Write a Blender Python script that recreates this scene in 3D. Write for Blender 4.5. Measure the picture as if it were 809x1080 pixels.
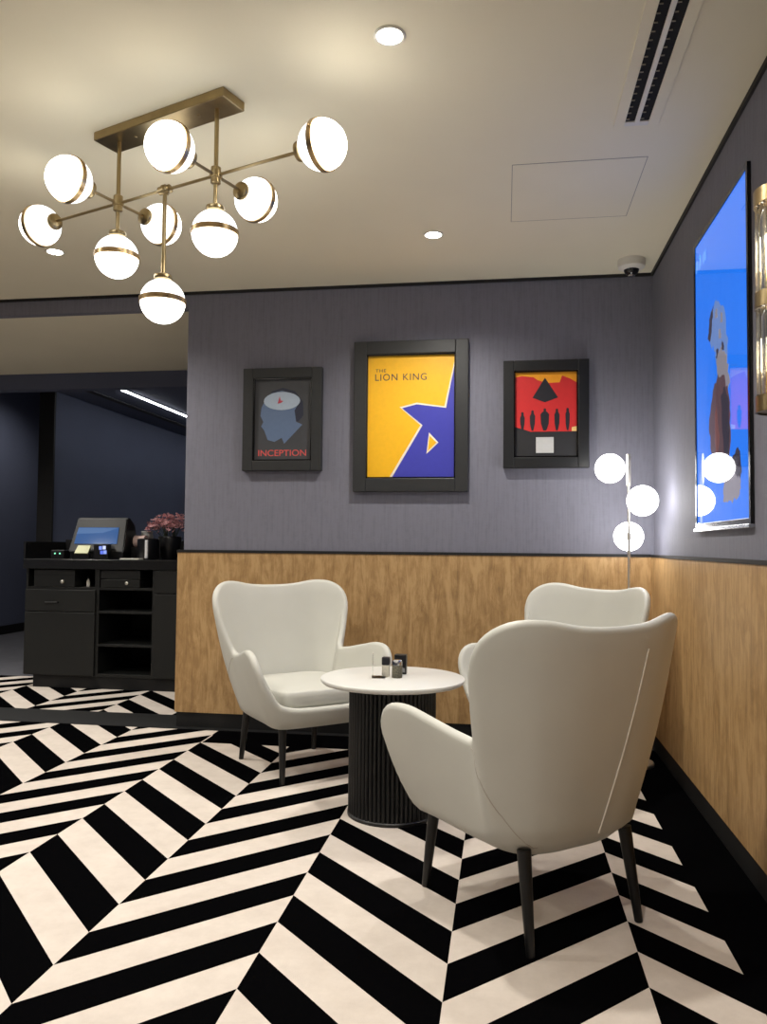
import bpy, bmesh, math, random
from mathutils import Vector, Matrix
random.seed(7)
for o in list(bpy.data.objects): bpy.data.objects.remove(o, do_unlink=True)
S = bpy.context.scene
COL = S.collection
PI = math.pi

# ------------------------------------------------------------------ camera, world, exposure
YAW, PITCH, ROLL, FPX = 0.1518, 0.0427, 0.0089, 835.27
CAM_H = 1.2
D, XR, H, ZT = 5.007, 0.899, 2.894, 1.145      # back wall depth, right wall x, ceiling, wainscot top
cam_d = bpy.data.cameras.new('camera'); cam = bpy.data.objects.new('camera', cam_d); COL.objects.link(cam)
S.camera = cam
cam_d.sensor_fit = 'VERTICAL'; cam_d.sensor_height = 36.0; cam_d.lens = FPX / 1080 * 36.0
cam_d.clip_start = 0.05
_f = Vector((-math.sin(YAW)*math.cos(PITCH), math.cos(YAW)*math.cos(PITCH), math.sin(PITCH)))
_r = Vector((math.cos(YAW), math.sin(YAW), 0)); _u = _r.cross(_f)
_c, _s = math.cos(ROLL), math.sin(ROLL)
_r2 = _r*_c + _u*_s; _u2 = -_r*_s + _u*_c
M = Matrix((( _r2.x, _u2.x, -_f.x, 0), (_r2.y, _u2.y, -_f.y, 0), (_r2.z, _u2.z, -_f.z, CAM_H), (0, 0, 0, 1)))
cam.matrix_world = M
w = bpy.data.worlds.new('world'); S.world = w; w.use_nodes = True
w.node_tree.nodes['Background'].inputs[0].default_value = (0.05, 0.05, 0.06, 1)
w.node_tree.nodes['Background'].inputs[1].default_value = 0.0
S.view_settings.view_transform = 'Standard'; S.view_settings.look = 'None'
S.view_settings.gamma = 1.0; S.view_settings.use_curve_mapping = False
S.view_settings.exposure = 0.78
GLOBE_E = 4.2          # chandelier globe radiance
LAMP_E = 8.0           # floor lamp globe radiance
SPOT_W = 67.0          # each recessed downlight

# ------------------------------------------------------------------ materials
def lin(c):
    c = c/255.0
    return c/12.92 if c <= 0.04045 else ((c+0.055)/1.055)**2.4
def rgb(r, g, b): return (lin(r), lin(g), lin(b), 1.0)
def mat(name, col, rough=0.5, metal=0.0, var=0.0, scale=20.0, stretch=(1, 1, 1), bump=0.0, emit=None, estr=0.0, spec=None, coat=0.0, trans=0.0, ior=None):
    m = bpy.data.materials.new(name); m.use_nodes = True
    nt = m.node_tree; b = nt.nodes['Principled BSDF']
    b.inputs['Base Color'].default_value = col
    b.inputs['Roughness'].default_value = rough; b.inputs['Metallic'].default_value = metal
    if spec is not None: b.inputs['Specular IOR Level'].default_value = spec
    if coat: b.inputs['Coat Weight'].default_value = coat; b.inputs['Coat Roughness'].default_value = 0.03
    if trans: b.inputs['Transmission Weight'].default_value = trans
    if ior: b.inputs['IOR'].default_value = ior
    if emit is not None:
        b.inputs['Emission Color'].default_value = emit; b.inputs['Emission Strength'].default_value = estr
    if var or bump:
        tc = nt.nodes.new('ShaderNodeTexCoord'); mp = nt.nodes.new('ShaderNodeMapping')
        mp.inputs['Scale'].default_value = stretch
        nz = nt.nodes.new('ShaderNodeTexNoise'); nz.inputs['Scale'].default_value = scale; nz.inputs['Detail'].default_value = 4
        nt.links.new(tc.outputs['Object'], mp.inputs[0]); nt.links.new(mp.outputs[0], nz.inputs['Vector'])
        if var:
            rp = nt.nodes.new('ShaderNodeValToRGB')
            rp.color_ramp.elements[0].position = 0.3; rp.color_ramp.elements[1].position = 0.7
            rp.color_ramp.elements[0].color = tuple(max(0, x*(1-var)) for x in col[:3])+(1,)
            rp.color_ramp.elements[1].color = tuple(min(1, x*(1+var)) for x in col[:3])+(1,)
            nt.links.new(nz.outputs['Fac'], rp.inputs[0]); nt.links.new(rp.outputs[0], b.inputs['Base Color'])
        if bump:
            bp = nt.nodes.new('ShaderNodeBump'); bp.inputs['Strength'].default_value = bump; bp.inputs['Distance'].default_value = 0.002
            nt.links.new(nz.outputs['Fac'], bp.inputs['Height']); nt.links.new(bp.outputs[0], b.inputs['Normal'])
    return m

STRIPE_W, STRIPE_X0, STRIPE_HALF, STRIPE_Y0 = 0.5535, -0.159, 0.194, 2.722
def carpet_mat(name, xshift=0.0, border=True):
    m = bpy.data.materials.new(name); m.use_nodes = True
    nt = m.node_tree; b = nt.nodes['Principled BSDF']; L = nt.links
    b.inputs['Roughness'].default_value = 1.0; b.inputs['Specular IOR Level'].default_value = 0.0
    tc = nt.nodes.new('ShaderNodeTexCoord'); sp = nt.nodes.new('ShaderNodeSeparateXYZ'); L.new(tc.outputs['Object'], sp.inputs[0])
    def mth(op, a, c=None):
        n = nt.nodes.new('ShaderNodeMath'); n.operation = op
        for i, v in enumerate((a, c)):
            if v is None: continue
            if isinstance(v, (int, float)): n.inputs[i].default_value = v
            else: L.new(v, n.inputs[i])
        return n.outputs[0]
    x, y = sp.outputs[0], sp.outputs[1]
    xx = mth('DIVIDE', mth('SUBTRACT', x, STRIPE_X0 + xshift), STRIPE_W)
    k = mth('FLOOR', xx)
    tri = mth('MULTIPLY', mth('PINGPONG', xx, 1.0), STRIPE_W)
    u = mth('SUBTRACT', y, tri)
    t = mth('ADD', mth('DIVIDE', mth('SUBTRACT', STRIPE_Y0, u), STRIPE_HALF), k)
    fl = mth('FLOORED_MODULO', mth('FLOOR', t), 2.0)       # 0 black, 1 white
    if border:
        ok = mth('LESS_THAN', x, 0.67)
        r1 = mth('MULTIPLY', mth('GREATER_THAN', x, -1.81), mth('GREATER_THAN', y, 4.635))
        ok = mth('MULTIPLY', ok, mth('SUBTRACT', 1.0, r1))
        fl = mth('MULTIPLY', fl, ok)
    nz = nt.nodes.new('ShaderNodeTexNoise'); nz.inputs['Scale'].default_value = 7; nz.inputs['Detail'].default_value = 6; nz.inputs['Roughness'].default_value = .7
    L.new(tc.outputs['Object'], nz.inputs['Vector'])
    wr = nt.nodes.new('ShaderNodeValToRGB'); L.new(nz.outputs['Fac'], wr.inputs[0])
    wr.color_ramp.elements[0].position = .3; wr.color_ramp.elements[1].position = .7
    wr.color_ramp.elements[0].color = rgb(198, 187, 177); wr.color_ramp.elements[1].color = rgb(213, 203, 193)
    mx = nt.nodes.new('ShaderNodeMix'); mx.data_type = 'RGBA'
    L.new(fl, mx.inputs[0]); mx.inputs[6].default_value = rgb(6, 6, 7); L.new(wr.outputs[0], mx.inputs[7])
    L.new(mx.outputs[2], b.inputs['Base Color'])
    n2 = nt.nodes.new('ShaderNodeTexNoise'); n2.inputs['Scale'].default_value = 350; L.new(tc.outputs['Object'], n2.inputs['Vector'])
    bp = nt.nodes.new('ShaderNodeBump'); bp.inputs['Strength'].default_value = .25; bp.inputs['Distance'].default_value = .003
    L.new(n2.outputs['Fac'], bp.inputs['Height']); L.new(bp.outputs[0], b.inputs['Normal'])
    return m

def wood_mat(name, dark, mid, light):
    m = bpy.data.materials.new(name); m.use_nodes = True
    nt = m.node_tree; b = nt.nodes['Principled BSDF']; L = nt.links
    b.inputs['Roughness'].default_value = 0.42
    tc = nt.nodes.new('ShaderNodeTexCoord')
    def noise(sc, scale, det, rough=.6, dist=0.0):
        mp = nt.nodes.new('ShaderNodeMapping'); mp.inputs['Scale'].default_value = sc; L.new(tc.outputs['Object'], mp.inputs[0])
        n = nt.nodes.new('ShaderNodeTexNoise'); n.inputs['Scale'].default_value = scale; n.inputs['Detail'].default_value = det
        n.inputs['Roughness'].default_value = rough; n.inputs['Distortion'].default_value = dist
        L.new(mp.outputs[0], n.inputs['Vector']); return n.outputs['Fac']
    g1 = noise((7, 7, 1.1), 3.0, 8, .7, .8)      # broad vertical figure
    g2 = noise((50, 50, 3.2), 3.0, 5, .75, .3)     # fine pores
    g3 = noise((5.0, 5.0, 3.2), 2.6, 5, .65, 1.0)   # cloudy patches
    ad = nt.nodes.new('ShaderNodeMath'); ad.operation = 'MULTIPLY_ADD'; L.new(g2, ad.inputs[0]); ad.inputs[1].default_value = .35; L.new(g1, ad.inputs[2])
    ad2 = nt.nodes.new('ShaderNodeMath'); ad2.operation = 'MULTIPLY_ADD'; L.new(g3, ad2.inputs[0]); ad2.inputs[1].default_value = .45; L.new(ad.outputs[0], ad2.inputs[2])
    rp = nt.nodes.new('ShaderNodeValToRGB'); L.new(ad2.outputs[0], rp.inputs[0])
    e = rp.color_ramp.elements; e[0].position = .62; e[0].color = dark; e[1].position = 1.12 if False else 1.0; e[1].color = light
    n = e.new(.84); n.color = mid
    L.new(rp.outputs[0], b.inputs['Base Color'])
    bp = nt.nodes.new('ShaderNodeBump'); bp.inputs['Strength'].default_value = .12; bp.inputs['Distance'].default_value = .001
    L.new(g2, bp.inputs['Height']); L.new(bp.outputs[0], b.inputs['Normal'])
    return m

def paper_mat(name, c0, c1):
    m = bpy.data.materials.new(name); m.use_nodes = True
    nt = m.node_tree; b = nt.nodes['Principled BSDF']; L = nt.links
    b.inputs['Roughness'].default_value = 0.72; b.inputs['Specular IOR Level'].default_value = .35
    tc = nt.nodes.new('ShaderNodeTexCoord')
    fs = []
    for sc, s in (((1, 1, .05), 90), ((1, 1, .6), 34), ((.25, .25, 1.0), 120)):
        mp = nt.nodes.new('ShaderNodeMapping'); mp.inputs['Scale'].default_value = sc; L.new(tc.outputs['Object'], mp.inputs[0])
        n = nt.nodes.new('ShaderNodeTexNoise'); n.inputs['Scale'].default_value = s; n.inputs['Detail'].default_value = 3
        L.new(mp.outputs[0], n.inputs['Vector']); fs.append(n.outputs['Fac'])
    a = nt.nodes.new('ShaderNodeMath'); a.operation = 'MULTIPLY_ADD'; L.new(fs[1], a.inputs[0]); a.inputs[1].default_value = .5; L.new(fs[0], a.inputs[2])
    a2 = nt.nodes.new('ShaderNodeMath'); a2.operation = 'MULTIPLY_ADD'; L.new(fs[2], a2.inputs[0]); a2.inputs[1].default_value = .35; L.new(a.outputs[0], a2.inputs[2])
    rp = nt.nodes.new('ShaderNodeValToRGB'); L.new(a2.outputs[0], rp.inputs[0])
    rp.color_ramp.elements[0].position = .55; rp.color_ramp.elements[1].position = 1.1 if False else 1.0
    rp.color_ramp.elements[0].color = c0; rp.color_ramp.elements[1].color = c1
    L.new(rp.outputs[0], b.inputs['Base Color'])
    bp = nt.nodes.new('ShaderNodeBump'); bp.inputs['Strength'].default_value = .25; bp.inputs['Distance'].default_value = .002
    L.new(a2.outputs[0], bp.inputs['Height']); L.new(bp.outputs[0], b.inputs['Normal'])
    return m

MT = {}
MT['carpet'] = carpet_mat('striped_carpet')
MT['carpet2'] = carpet_mat('striped_carpet_beyond', 0.065, False)
MT['ceiling'] = mat('ceiling_paint', rgb(236, 229, 205), .9, var=.02, scale=1.5)
MT['wallpaper'] = paper_mat('grey_wallpaper', rgb(107, 107, 119), rgb(118, 118, 130))
MT['navy'] = mat('navy_paint', rgb(86, 92, 114), .8, var=.04, scale=2)
MT['wood'] = wood_mat('oak_veneer', rgb(130, 101, 64), rgb(166, 131, 86), rgb(188, 154, 107))
MT['black'] = mat('black_laminate', rgb(8, 8, 9), .6, var=.1, scale=6)
MT['blackgloss'] = mat('black_gloss', rgb(12, 12, 13), .18, var=.1, scale=6)
MT['leather'] = mat('white_leather', rgb(200, 199, 190), .45, var=.025, scale=5, bump=.0)
MT['seam'] = mat('seam_glint', rgb(232, 226, 214), .6, var=.05, scale=60)  # pale colour stands in for light glinting along the back seam
MT['seamdark'] = mat('side_seam_leather', rgb(176, 168, 156), .7, var=.05, scale=60)  # side seams, a little darker than the leather
MT['leg'] = mat('black_wood_leg', rgb(9, 9, 10), .45, var=.15, scale=20, stretch=(1, 1, .1))
MT['tabletop'] = mat('white_laminate', rgb(218, 217, 212), .3, var=.015, scale=8)
MT['flute'] = mat('black_fluted', rgb(12, 12, 13), .45, var=.15, scale=12, stretch=(1, 1, .1))
MT['brass'] = mat('aged_brass', rgb(162, 143, 106), .3, 1.0, var=.12, scale=14)
MT['bronze'] = mat('polished_bronze_band', rgb(196, 168, 126), .28, 1.0, var=.2, scale=30)
MT['globe'] = mat('opal_glass_lit', rgb(245, 245, 245), .15, emit=(1, .96, .88, 1), estr=GLOBE_E)
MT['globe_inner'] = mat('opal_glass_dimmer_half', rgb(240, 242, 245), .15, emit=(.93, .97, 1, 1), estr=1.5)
MT['lampglobe'] = mat('opal_glass_lamp_lit', rgb(245, 245, 245), .15, emit=(1, .985, .97, 1), estr=LAMP_E)
MT['downlight'] = mat('downlight_lens_lit', rgb(255, 250, 240), .4, emit=(1, .95, .85, 1), estr=14)
MT['whiteplastic'] = mat('white_plastic', rgb(226, 222, 212), .4, var=.02, scale=20)
MT['panel'] = mat('access_panel_paint', rgb(235, 228, 205), .9, var=.03, scale=1.5)
MT['gap'] = mat('gap_shade_and_vane_grey', rgb(158, 151, 136), .9, var=.05, scale=30)  # grey for the shade in the panel's edge gap, also on the vanes
MT['darkglass'] = mat('dark_dome_glass', rgb(8, 8, 10), .08, var=.1, scale=5, coat=.5)
MT['frame'] = mat('black_picture_frame', rgb(38, 39, 40), .45, var=.08, scale=30)
MT['frame2'] = mat('black_picture_frame_dark', rgb(24, 25, 26), .4, var=.08, scale=30)
MT['chrome'] = mat('satin_nickel', rgb(222, 218, 208), .42, 1.0, var=.05, scale=30)
MT['steel'] = mat('silver_edge', rgb(200, 202, 206), .2, 1.0, var=.05, scale=30)
MT['glassrod'] = mat('clear_glass_rod', rgb(250, 248, 240), .05, trans=1.0, ior=1.45)
MT['sconcelit'] = mat('sconce_tube_lit', rgb(255, 240, 210), .4, emit=(1, .86, .62, 1), estr=16)
MT['led'] = mat('led_line_lit', rgb(255, 255, 255), .4, emit=(.95, .97, 1, 1), estr=14)
MT['woodfloor'] = mat('grey_plank_floor', rgb(92, 92, 98), .5, var=.25, scale=6, stretch=(1, 8, 1))
MT['cabinet'] = mat('charcoal_cabinet', rgb(28, 29, 28), .42, var=.06, scale=6)
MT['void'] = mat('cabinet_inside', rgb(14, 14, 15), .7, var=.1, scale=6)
MT['worktop'] = mat('black_worktop', rgb(28, 28, 29), .25, var=.1, scale=30)
MT['plasticblack'] = mat('black_plastic', rgb(17, 17, 19), .35, var=.1, scale=30)

def flat(name, col, rough=.45): return mat(name, col, rough, var=.03, scale=40)

# ------------------------------------------------------------------ mesh helpers
def box(bm, x0, x1, y0, y1, z0, z1, bev=0.0, seg=2):
    vs = [bm.verts.new((x, y, z)) for x in (x0, x1) for y in (y0, y1) for z in (z0, z1)]
    fs = [bm.faces.new([vs[i] for i in f]) for f in ((0, 1, 3, 2), (4, 6, 7, 5), (0, 4, 5, 1), (2, 3, 7, 6), (0, 2, 6, 4), (1, 5, 7, 3))]
    if bev > 0:
        es = list({e for f in fs for e in f.edges})
        bmesh.ops.bevel(bm, geom=es, offset=bev, segments=seg, affect='EDGES', profile=.5)
    return bm
def lathe(bm, prof, n=32, M=None, cap=True):
    rings = []
    for r, z in prof:
        ring = []
        for i in range(n):
            a = 2*PI*i/n; v = Vector((r*math.cos(a), r*math.sin(a), z))
            ring.append(bm.verts.new(M @ v if M else v))
        rings.append(ring)
    for a, b in zip(rings, rings[1:]):
        for i in range(n):
            j = (i+1) % n; bm.faces.new((a[i], a[j], b[j], b[i]))
    if cap:
        bm.faces.new(list(reversed(rings[0]))); bm.faces.new(rings[-1])
    return bm
def axis_mat(p0, d):
    d = Vector(d).normalized(); q = Vector((0, 0, 1)).rotation_difference(d)
    return Matrix.Translation(Vector(p0)) @ q.to_matrix().to_4x4()
def rod(bm, p0, p1, r0, r1=None, n=14):
    p0 = Vector(p0); p1 = Vector(p1); r1 = r0 if r1 is None else r1
    return lathe(bm, [(r0, 0), (r1, (p1-p0).length)], n, axis_mat(p0, p1-p0))
def sphere(bm, c, r, n=32, m=20, sz=1.0, M=None):
    prof = []
    for i in range(m+1):
        a = -PI/2 + PI*i/m
        prof.append((max(1e-4, r*math.cos(a)), r*sz*math.sin(a)))
    T = Matrix.Translation(Vector(c))
    return lathe(bm, prof, n, (T @ M) if M else T)
def poly(bm, pts, d, t):
    """prism: pts list of Vector, extruded by vector d*t"""
    d = Vector(d)*t
    a = [bm.verts.new(Vector(p)) for p in pts]; b = [bm.verts.new(Vector(p)+d) for p in pts]
    n = len(pts)
    bm.faces.new(a); bm.faces.new(list(reversed(b)))
    for i in range(n): bm.faces.new((a[i], b[i], b[(i+1) % n], a[(i+1) % n]))
    return bm
def tube(bm, pts, r, n=6):
    """tube along a polyline with parallel frames"""
    pts = [Vector(p) for p in pts]; rings = []
    up = Vector((0.31, 0.17, 0.93))
    for i, p in enumerate(pts):
        t = (pts[min(i+1, len(pts)-1)]-pts[max(i-1, 0)]).normalized()
        a = t.cross(up).normalized(); b = t.cross(a)
        rings.append([bm.verts.new(p + (a*math.cos(2*PI*k/n) + b*math.sin(2*PI*k/n))*r) for k in range(n)])
    for A, B in zip(rings, rings[1:]):
        for k in range(n): bm.faces.new((A[k], A[(k+1) % n], B[(k+1) % n], B[k]))
    bm.faces.new(list(reversed(rings[0]))); bm.faces.new(rings[-1])
    return bm
def obj(name, bm, m, parent=None, smooth=False, angle=None):
    bmesh.ops.recalc_face_normals(bm, faces=bm.faces)
    me = bpy.data.meshes.new(name); bm.to_mesh(me); bm.free()
    me.materials.append(MT[m] if isinstance(m, str) else m)
    if smooth:
        for f in me.polygons: f.use_smooth = True
        if angle:
            me.set_sharp_from_angle(angle=angle)
    o = bpy.data.objects.new(name, me); COL.objects.link(o)
    if parent: o.parent = parent
    return o
B = bmesh.new
def tag(o, label, cat, group=None):
    o['label'] = label; o['category'] = cat
    if group: o['group'] = group
    return o
def thing(name, label, cat, loc=(0, 0, 0), rz=0.0, group=None):
    o = bpy.data.objects.new(name, None); COL.objects.link(o); o.empty_display_size = .1
    o.location = loc; o.rotation_euler = (0, 0, rz)
    return tag(o, label, cat, group)
def struct(name, bm, m, parent=None, label=None, smooth=False):
    o = obj(name, bm, m, parent, smooth)
    if not parent: o['kind'] = 'structure'
    if label: o['label'] = label
    return o
def copy_tree(o, parent=None):
    c = o.copy(); COL.objects.link(c); c.parent = parent
    for ch in list(o.children): copy_tree(ch, c)
    return c

# ------------------------------------------------------------------ the room
XL, YB = -6.5, -2.6
struct('floor', box(B(), XL, XR, YB, 4.94, -.1, 0), 'carpet', label='black and white zigzag striped carpet of the seating area')
struct('floor_entry', box(B(), XL, -2.0, 5.32, 6.62, -.1, 0), 'carpet2', label='zigzag striped carpet in front of the dark counter')
struct('floor_hall', box(B(), XL, 0.9, 6.62, 13.0, -.1, -.004), 'woodfloor', label='dark grey plank floor beyond the counter')
struct('trim_1', box(B(), XL, XR, 4.94, 5.32, -.1, .004), 'black', label='black threshold band between the two carpets')
struct('ceiling', box(B(), XL, XR, YB, D+.001, H, H+.1), 'ceiling', label='beige painted ceiling')
struct('wall_back', box(B(), -2.105, XR, D, D+.28, 0, H+.1), 'wallpaper', label='grey textured wallpaper wall hung with pictures')
struct('wall_right', box(B(), XR, XR+.15, YB-.15, 13.0, 0, H+.1), 'wallpaper', label='grey textured wallpaper wall with the lit screen')
struct('wall_left', box(B(), XL-.15, XL, YB-.15, 13.0, 0, 3.5), 'navy', label='dark navy wall at the far left')
struct('wall_rear', box(B(), XL, XR, YB-.15, YB, 0, H+.1), 'wallpaper', label='grey wall behind the viewer')
# lower bulkhead beyond the back wall line
struct('wall_bulkhead', box(B(), XL, -2.105, D, D+.06, 2.782, H+.1), 'wallpaper', label='grey downstand strip between the two ceilings')
struct('ceiling_low', box(B(), XL, XR, D+.06, 6.86, 2.782, 2.88), 'ceiling', label='lower beige ceiling above the counter')
struct('wall_header', box(B(), XL, XR, 6.79, 6.90, 2.632, 2.782), 'navy', label='dark header beam above the counter opening')
struct('ceiling_hall', box(B(), -4.66, XR, 6.90, 13.0, 2.79, 2.9), 'navy', label='dark ceiling of the back hall')
struct('ceiling_corridor', box(B(), XL, -4.66, 6.90, 13.0, 3.4, 3.5), 'navy', label='dark ceiling of the far left corridor')
struct('wall_hall', box(B(), -4.80, -4.66, 7.62, 13.0, 0, 3.4), 'navy', label='navy wall receding behind the counter')
struct('trim_2', box(B(), -4.815, -4.645, 7.60, 7.63, 0, 2.79), 'black', label='black edge trim of the navy wall')
struct('wall_far', box(B(), XL, XR, 13.0, 13.15, 0, 3.5), 'navy', label='navy wall at the far end')
struct('wall_alcove', box(B(), -2.105, XR, 5.287, 6.79, 0, 2.782), 'navy', label='solid core behind the picture wall')
struct('baseboard_left', box(B(), XL, XL+.02, 6.7, 13.0, 0, .11), 'black', label='black baseboard of the corridor')
struct('trim_3', box(B(), -4.32, -4.24, 7.0, 12.9, 2.780, 2.79), 'black', label='black slot in the hall ceiling')
# shadow gaps at the ceiling, their shade drawn by solid black strips
struct('trim_4', box(B(), -2.105, XR, D-.012, D, H-.018, H), 'black', label='black strip drawing the shadow gap above the picture wall')
struct('trim_5', box(B(), XR-.012, XR, YB, D-.012, H-.022, H), 'black', label='black strip drawing the shadow gap above the right wall')
struct('trim_6', box(B(), XL, -2.105, D-.012, D, H-.018, H), 'black', label='black strip drawing the shadow gap above the bulkhead')
# wood wainscot, plinths and cap
struct('wainscot_back', box(B(), -2.14, XR-.02, D-.02, D, .1, ZT), 'wood', label='honey oak wainscot under the pictures')
struct('wainscot_end', box(B(), -2.14, -2.105, D, D+.28, .1, ZT), 'wood', label='oak wainscot return at the wall end')
struct('wainscot_right', box(B(), XR-.02, XR, YB, D, .1, ZT), 'wood', label='honey oak wainscot under the lit screen')
struct('baseboard_back', box(B(), -2.13, XR-.015, D-.012, D, 0, .1), 'black', label='black plinth under the back wainscot')
struct('baseboard_end', box(B(), -2.13, -2.105, D, D+.28, 0, .1), 'black', label='black plinth at the wall end')
struct('baseboard_right', box(B(), XR-.015, XR, YB, D, 0, .1), 'black', label='black plinth under the right wainscot')
struct('trim_7', box(B(), -2.145, XR-.024, D-.024, D, ZT, ZT+.018), 'black', label='thin black cap on the back wainscot')
struct('trim_8', box(B(), XR-.024, XR, YB, D, ZT, ZT+.016), 'black', label='thin black cap on the right wainscot')

# ------------------------------------------------------------------ armchairs
def catmull(P, n):
    """closed Catmull-Rom through P (list of tuples) -> n samples per span"""
    out = []; N = len(P); dim = len(P[0])
    for i in range(N):
        p0, p1, p2, p3 = P[i-1], P[i], P[(i+1) % N], P[(i+2) % N]
        for k in range(n):
            t = k/n; t2 = t*t; t3 = t2*t
            out.append(tuple(.5*((2*p1[d]) + (-p0[d]+p2[d])*t + (2*p0[d]-5*p1[d]+4*p2[d]-p3[d])*t2 + (-p0[d]+3*p1[d]-3*p2[d]+p3[d])*t3) for d in range(dim)))
    return out
# half outline, back centre -> front centre: bottom (x,y), top (x,y,z)
CH = [
    (0.00, -.285,   0.000, -.425, .944),
    (0.105, -.283,  0.140, -.420, .950),
    (0.185, -.265,  0.262, -.392, .970),
    (0.232, -.232,  0.350, -.342, .963),
    (0.250, -.205,  0.406, -.287, .914),
    (0.260, -.180,  0.416, -.240, .822),
    (0.266, -.150,  0.386, -.198, .715),
    (0.270, -.110,  0.342, -.152, .602),
    (0.273, -.050,  0.346, -.080, .596),
    (0.276, 0.030,  0.370, 0.050, .622),
    (0.277, 0.110,  0.394, 0.165, .645),
    (0.276, 0.175,  0.405, 0.255, .632),
    (0.274, 0.220,  0.392, 0.308, .562),
    (0.268, 0.250,  0.345, 0.328, .470),
    (0.245, 0.275,  0.285, 0.335, .392),
    (0.185, 0.285,  0.200, 0.342, .362),
    (0.090, 0.290,  0.095, 0.348, .356),
    (0.00, 0.290,   0.000, 0.350, .356),
]
ZB = .262
def chair_shell(bm):
    right = CH[:]
    left = [(-a, b, -c, d, e) for a, b, c, d, e in reversed(CH[1:-1])]
    loop = catmull(right+left, 4)
    n = len(loop); rows = 12; G = []
    for bx, by, tx, ty, tz in loop:
        col = []
        for j in range(rows+1):
            v = j/rows
            ve = v + .10*math.sin(PI*v)                    # slight belly
            z = ZB + (tz-ZB)*v
            k = 1.0
            hh = (z-ZB)
            rr = .05
            if hh < rr: k = 1 - (1-math.sqrt(max(0, 1-((rr-hh)/rr)**2)))*.16
            x = (bx + (tx-bx)*ve)*k; y = (by + (ty-by)*ve)*k
            col.append(Vector((x, y, z)))
        G.append(col)
    # normals
    Nn = []
    for i in range(n):
        row = []
        for j in range(rows+1):
            du = G[(i+1) % n][j]-G[i-1][j]
            dv = G[i][min(j+1, rows)]-G[i][max(j-1, 0)]
            row.append(du.cross(dv).normalized())
        Nn.append(row)
    # make sure normals are outward
    if Nn[0][rows//2].y > 0: Nn = [[-v for v in r] for r in Nn]
    T = .038
    rings = []
    for i in range(n):
        col = []
        for j in range(rows+1): col.append(G[i][j])
        R = (G[(i+1) % n][rows]-G[i-1][rows]).normalized()
        N = Nn[i][rows]; Bn = R.cross(N).normalized()
        if Bn.dot(G[i][rows]-G[i][rows-1]) < 0: Bn = -Bn
        C = G[i][rows]-N*(T/2)
        for a in (30, 60, 90, 120, 150):
            a = math.radians(a); col.append(C + N*(math.cos(a)*T/2) + Bn*(math.sin(a)*T/2))
        for j in range(rows, 2, -1): col.append(G[i][j]-Nn[i][j]*T)
        rings.append([bm.verts.new(p) for p in col])
    m = len(rings[0])
    for i in range(n):
        a, b = rings[i], rings[(i+1) % n]
        for j in range(m-1): bm.faces.new((a[j], b[j], b[j+1], a[j+1]))
    bm.faces.new([r[0] for r in rings])
    return loop, G, Nn
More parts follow.
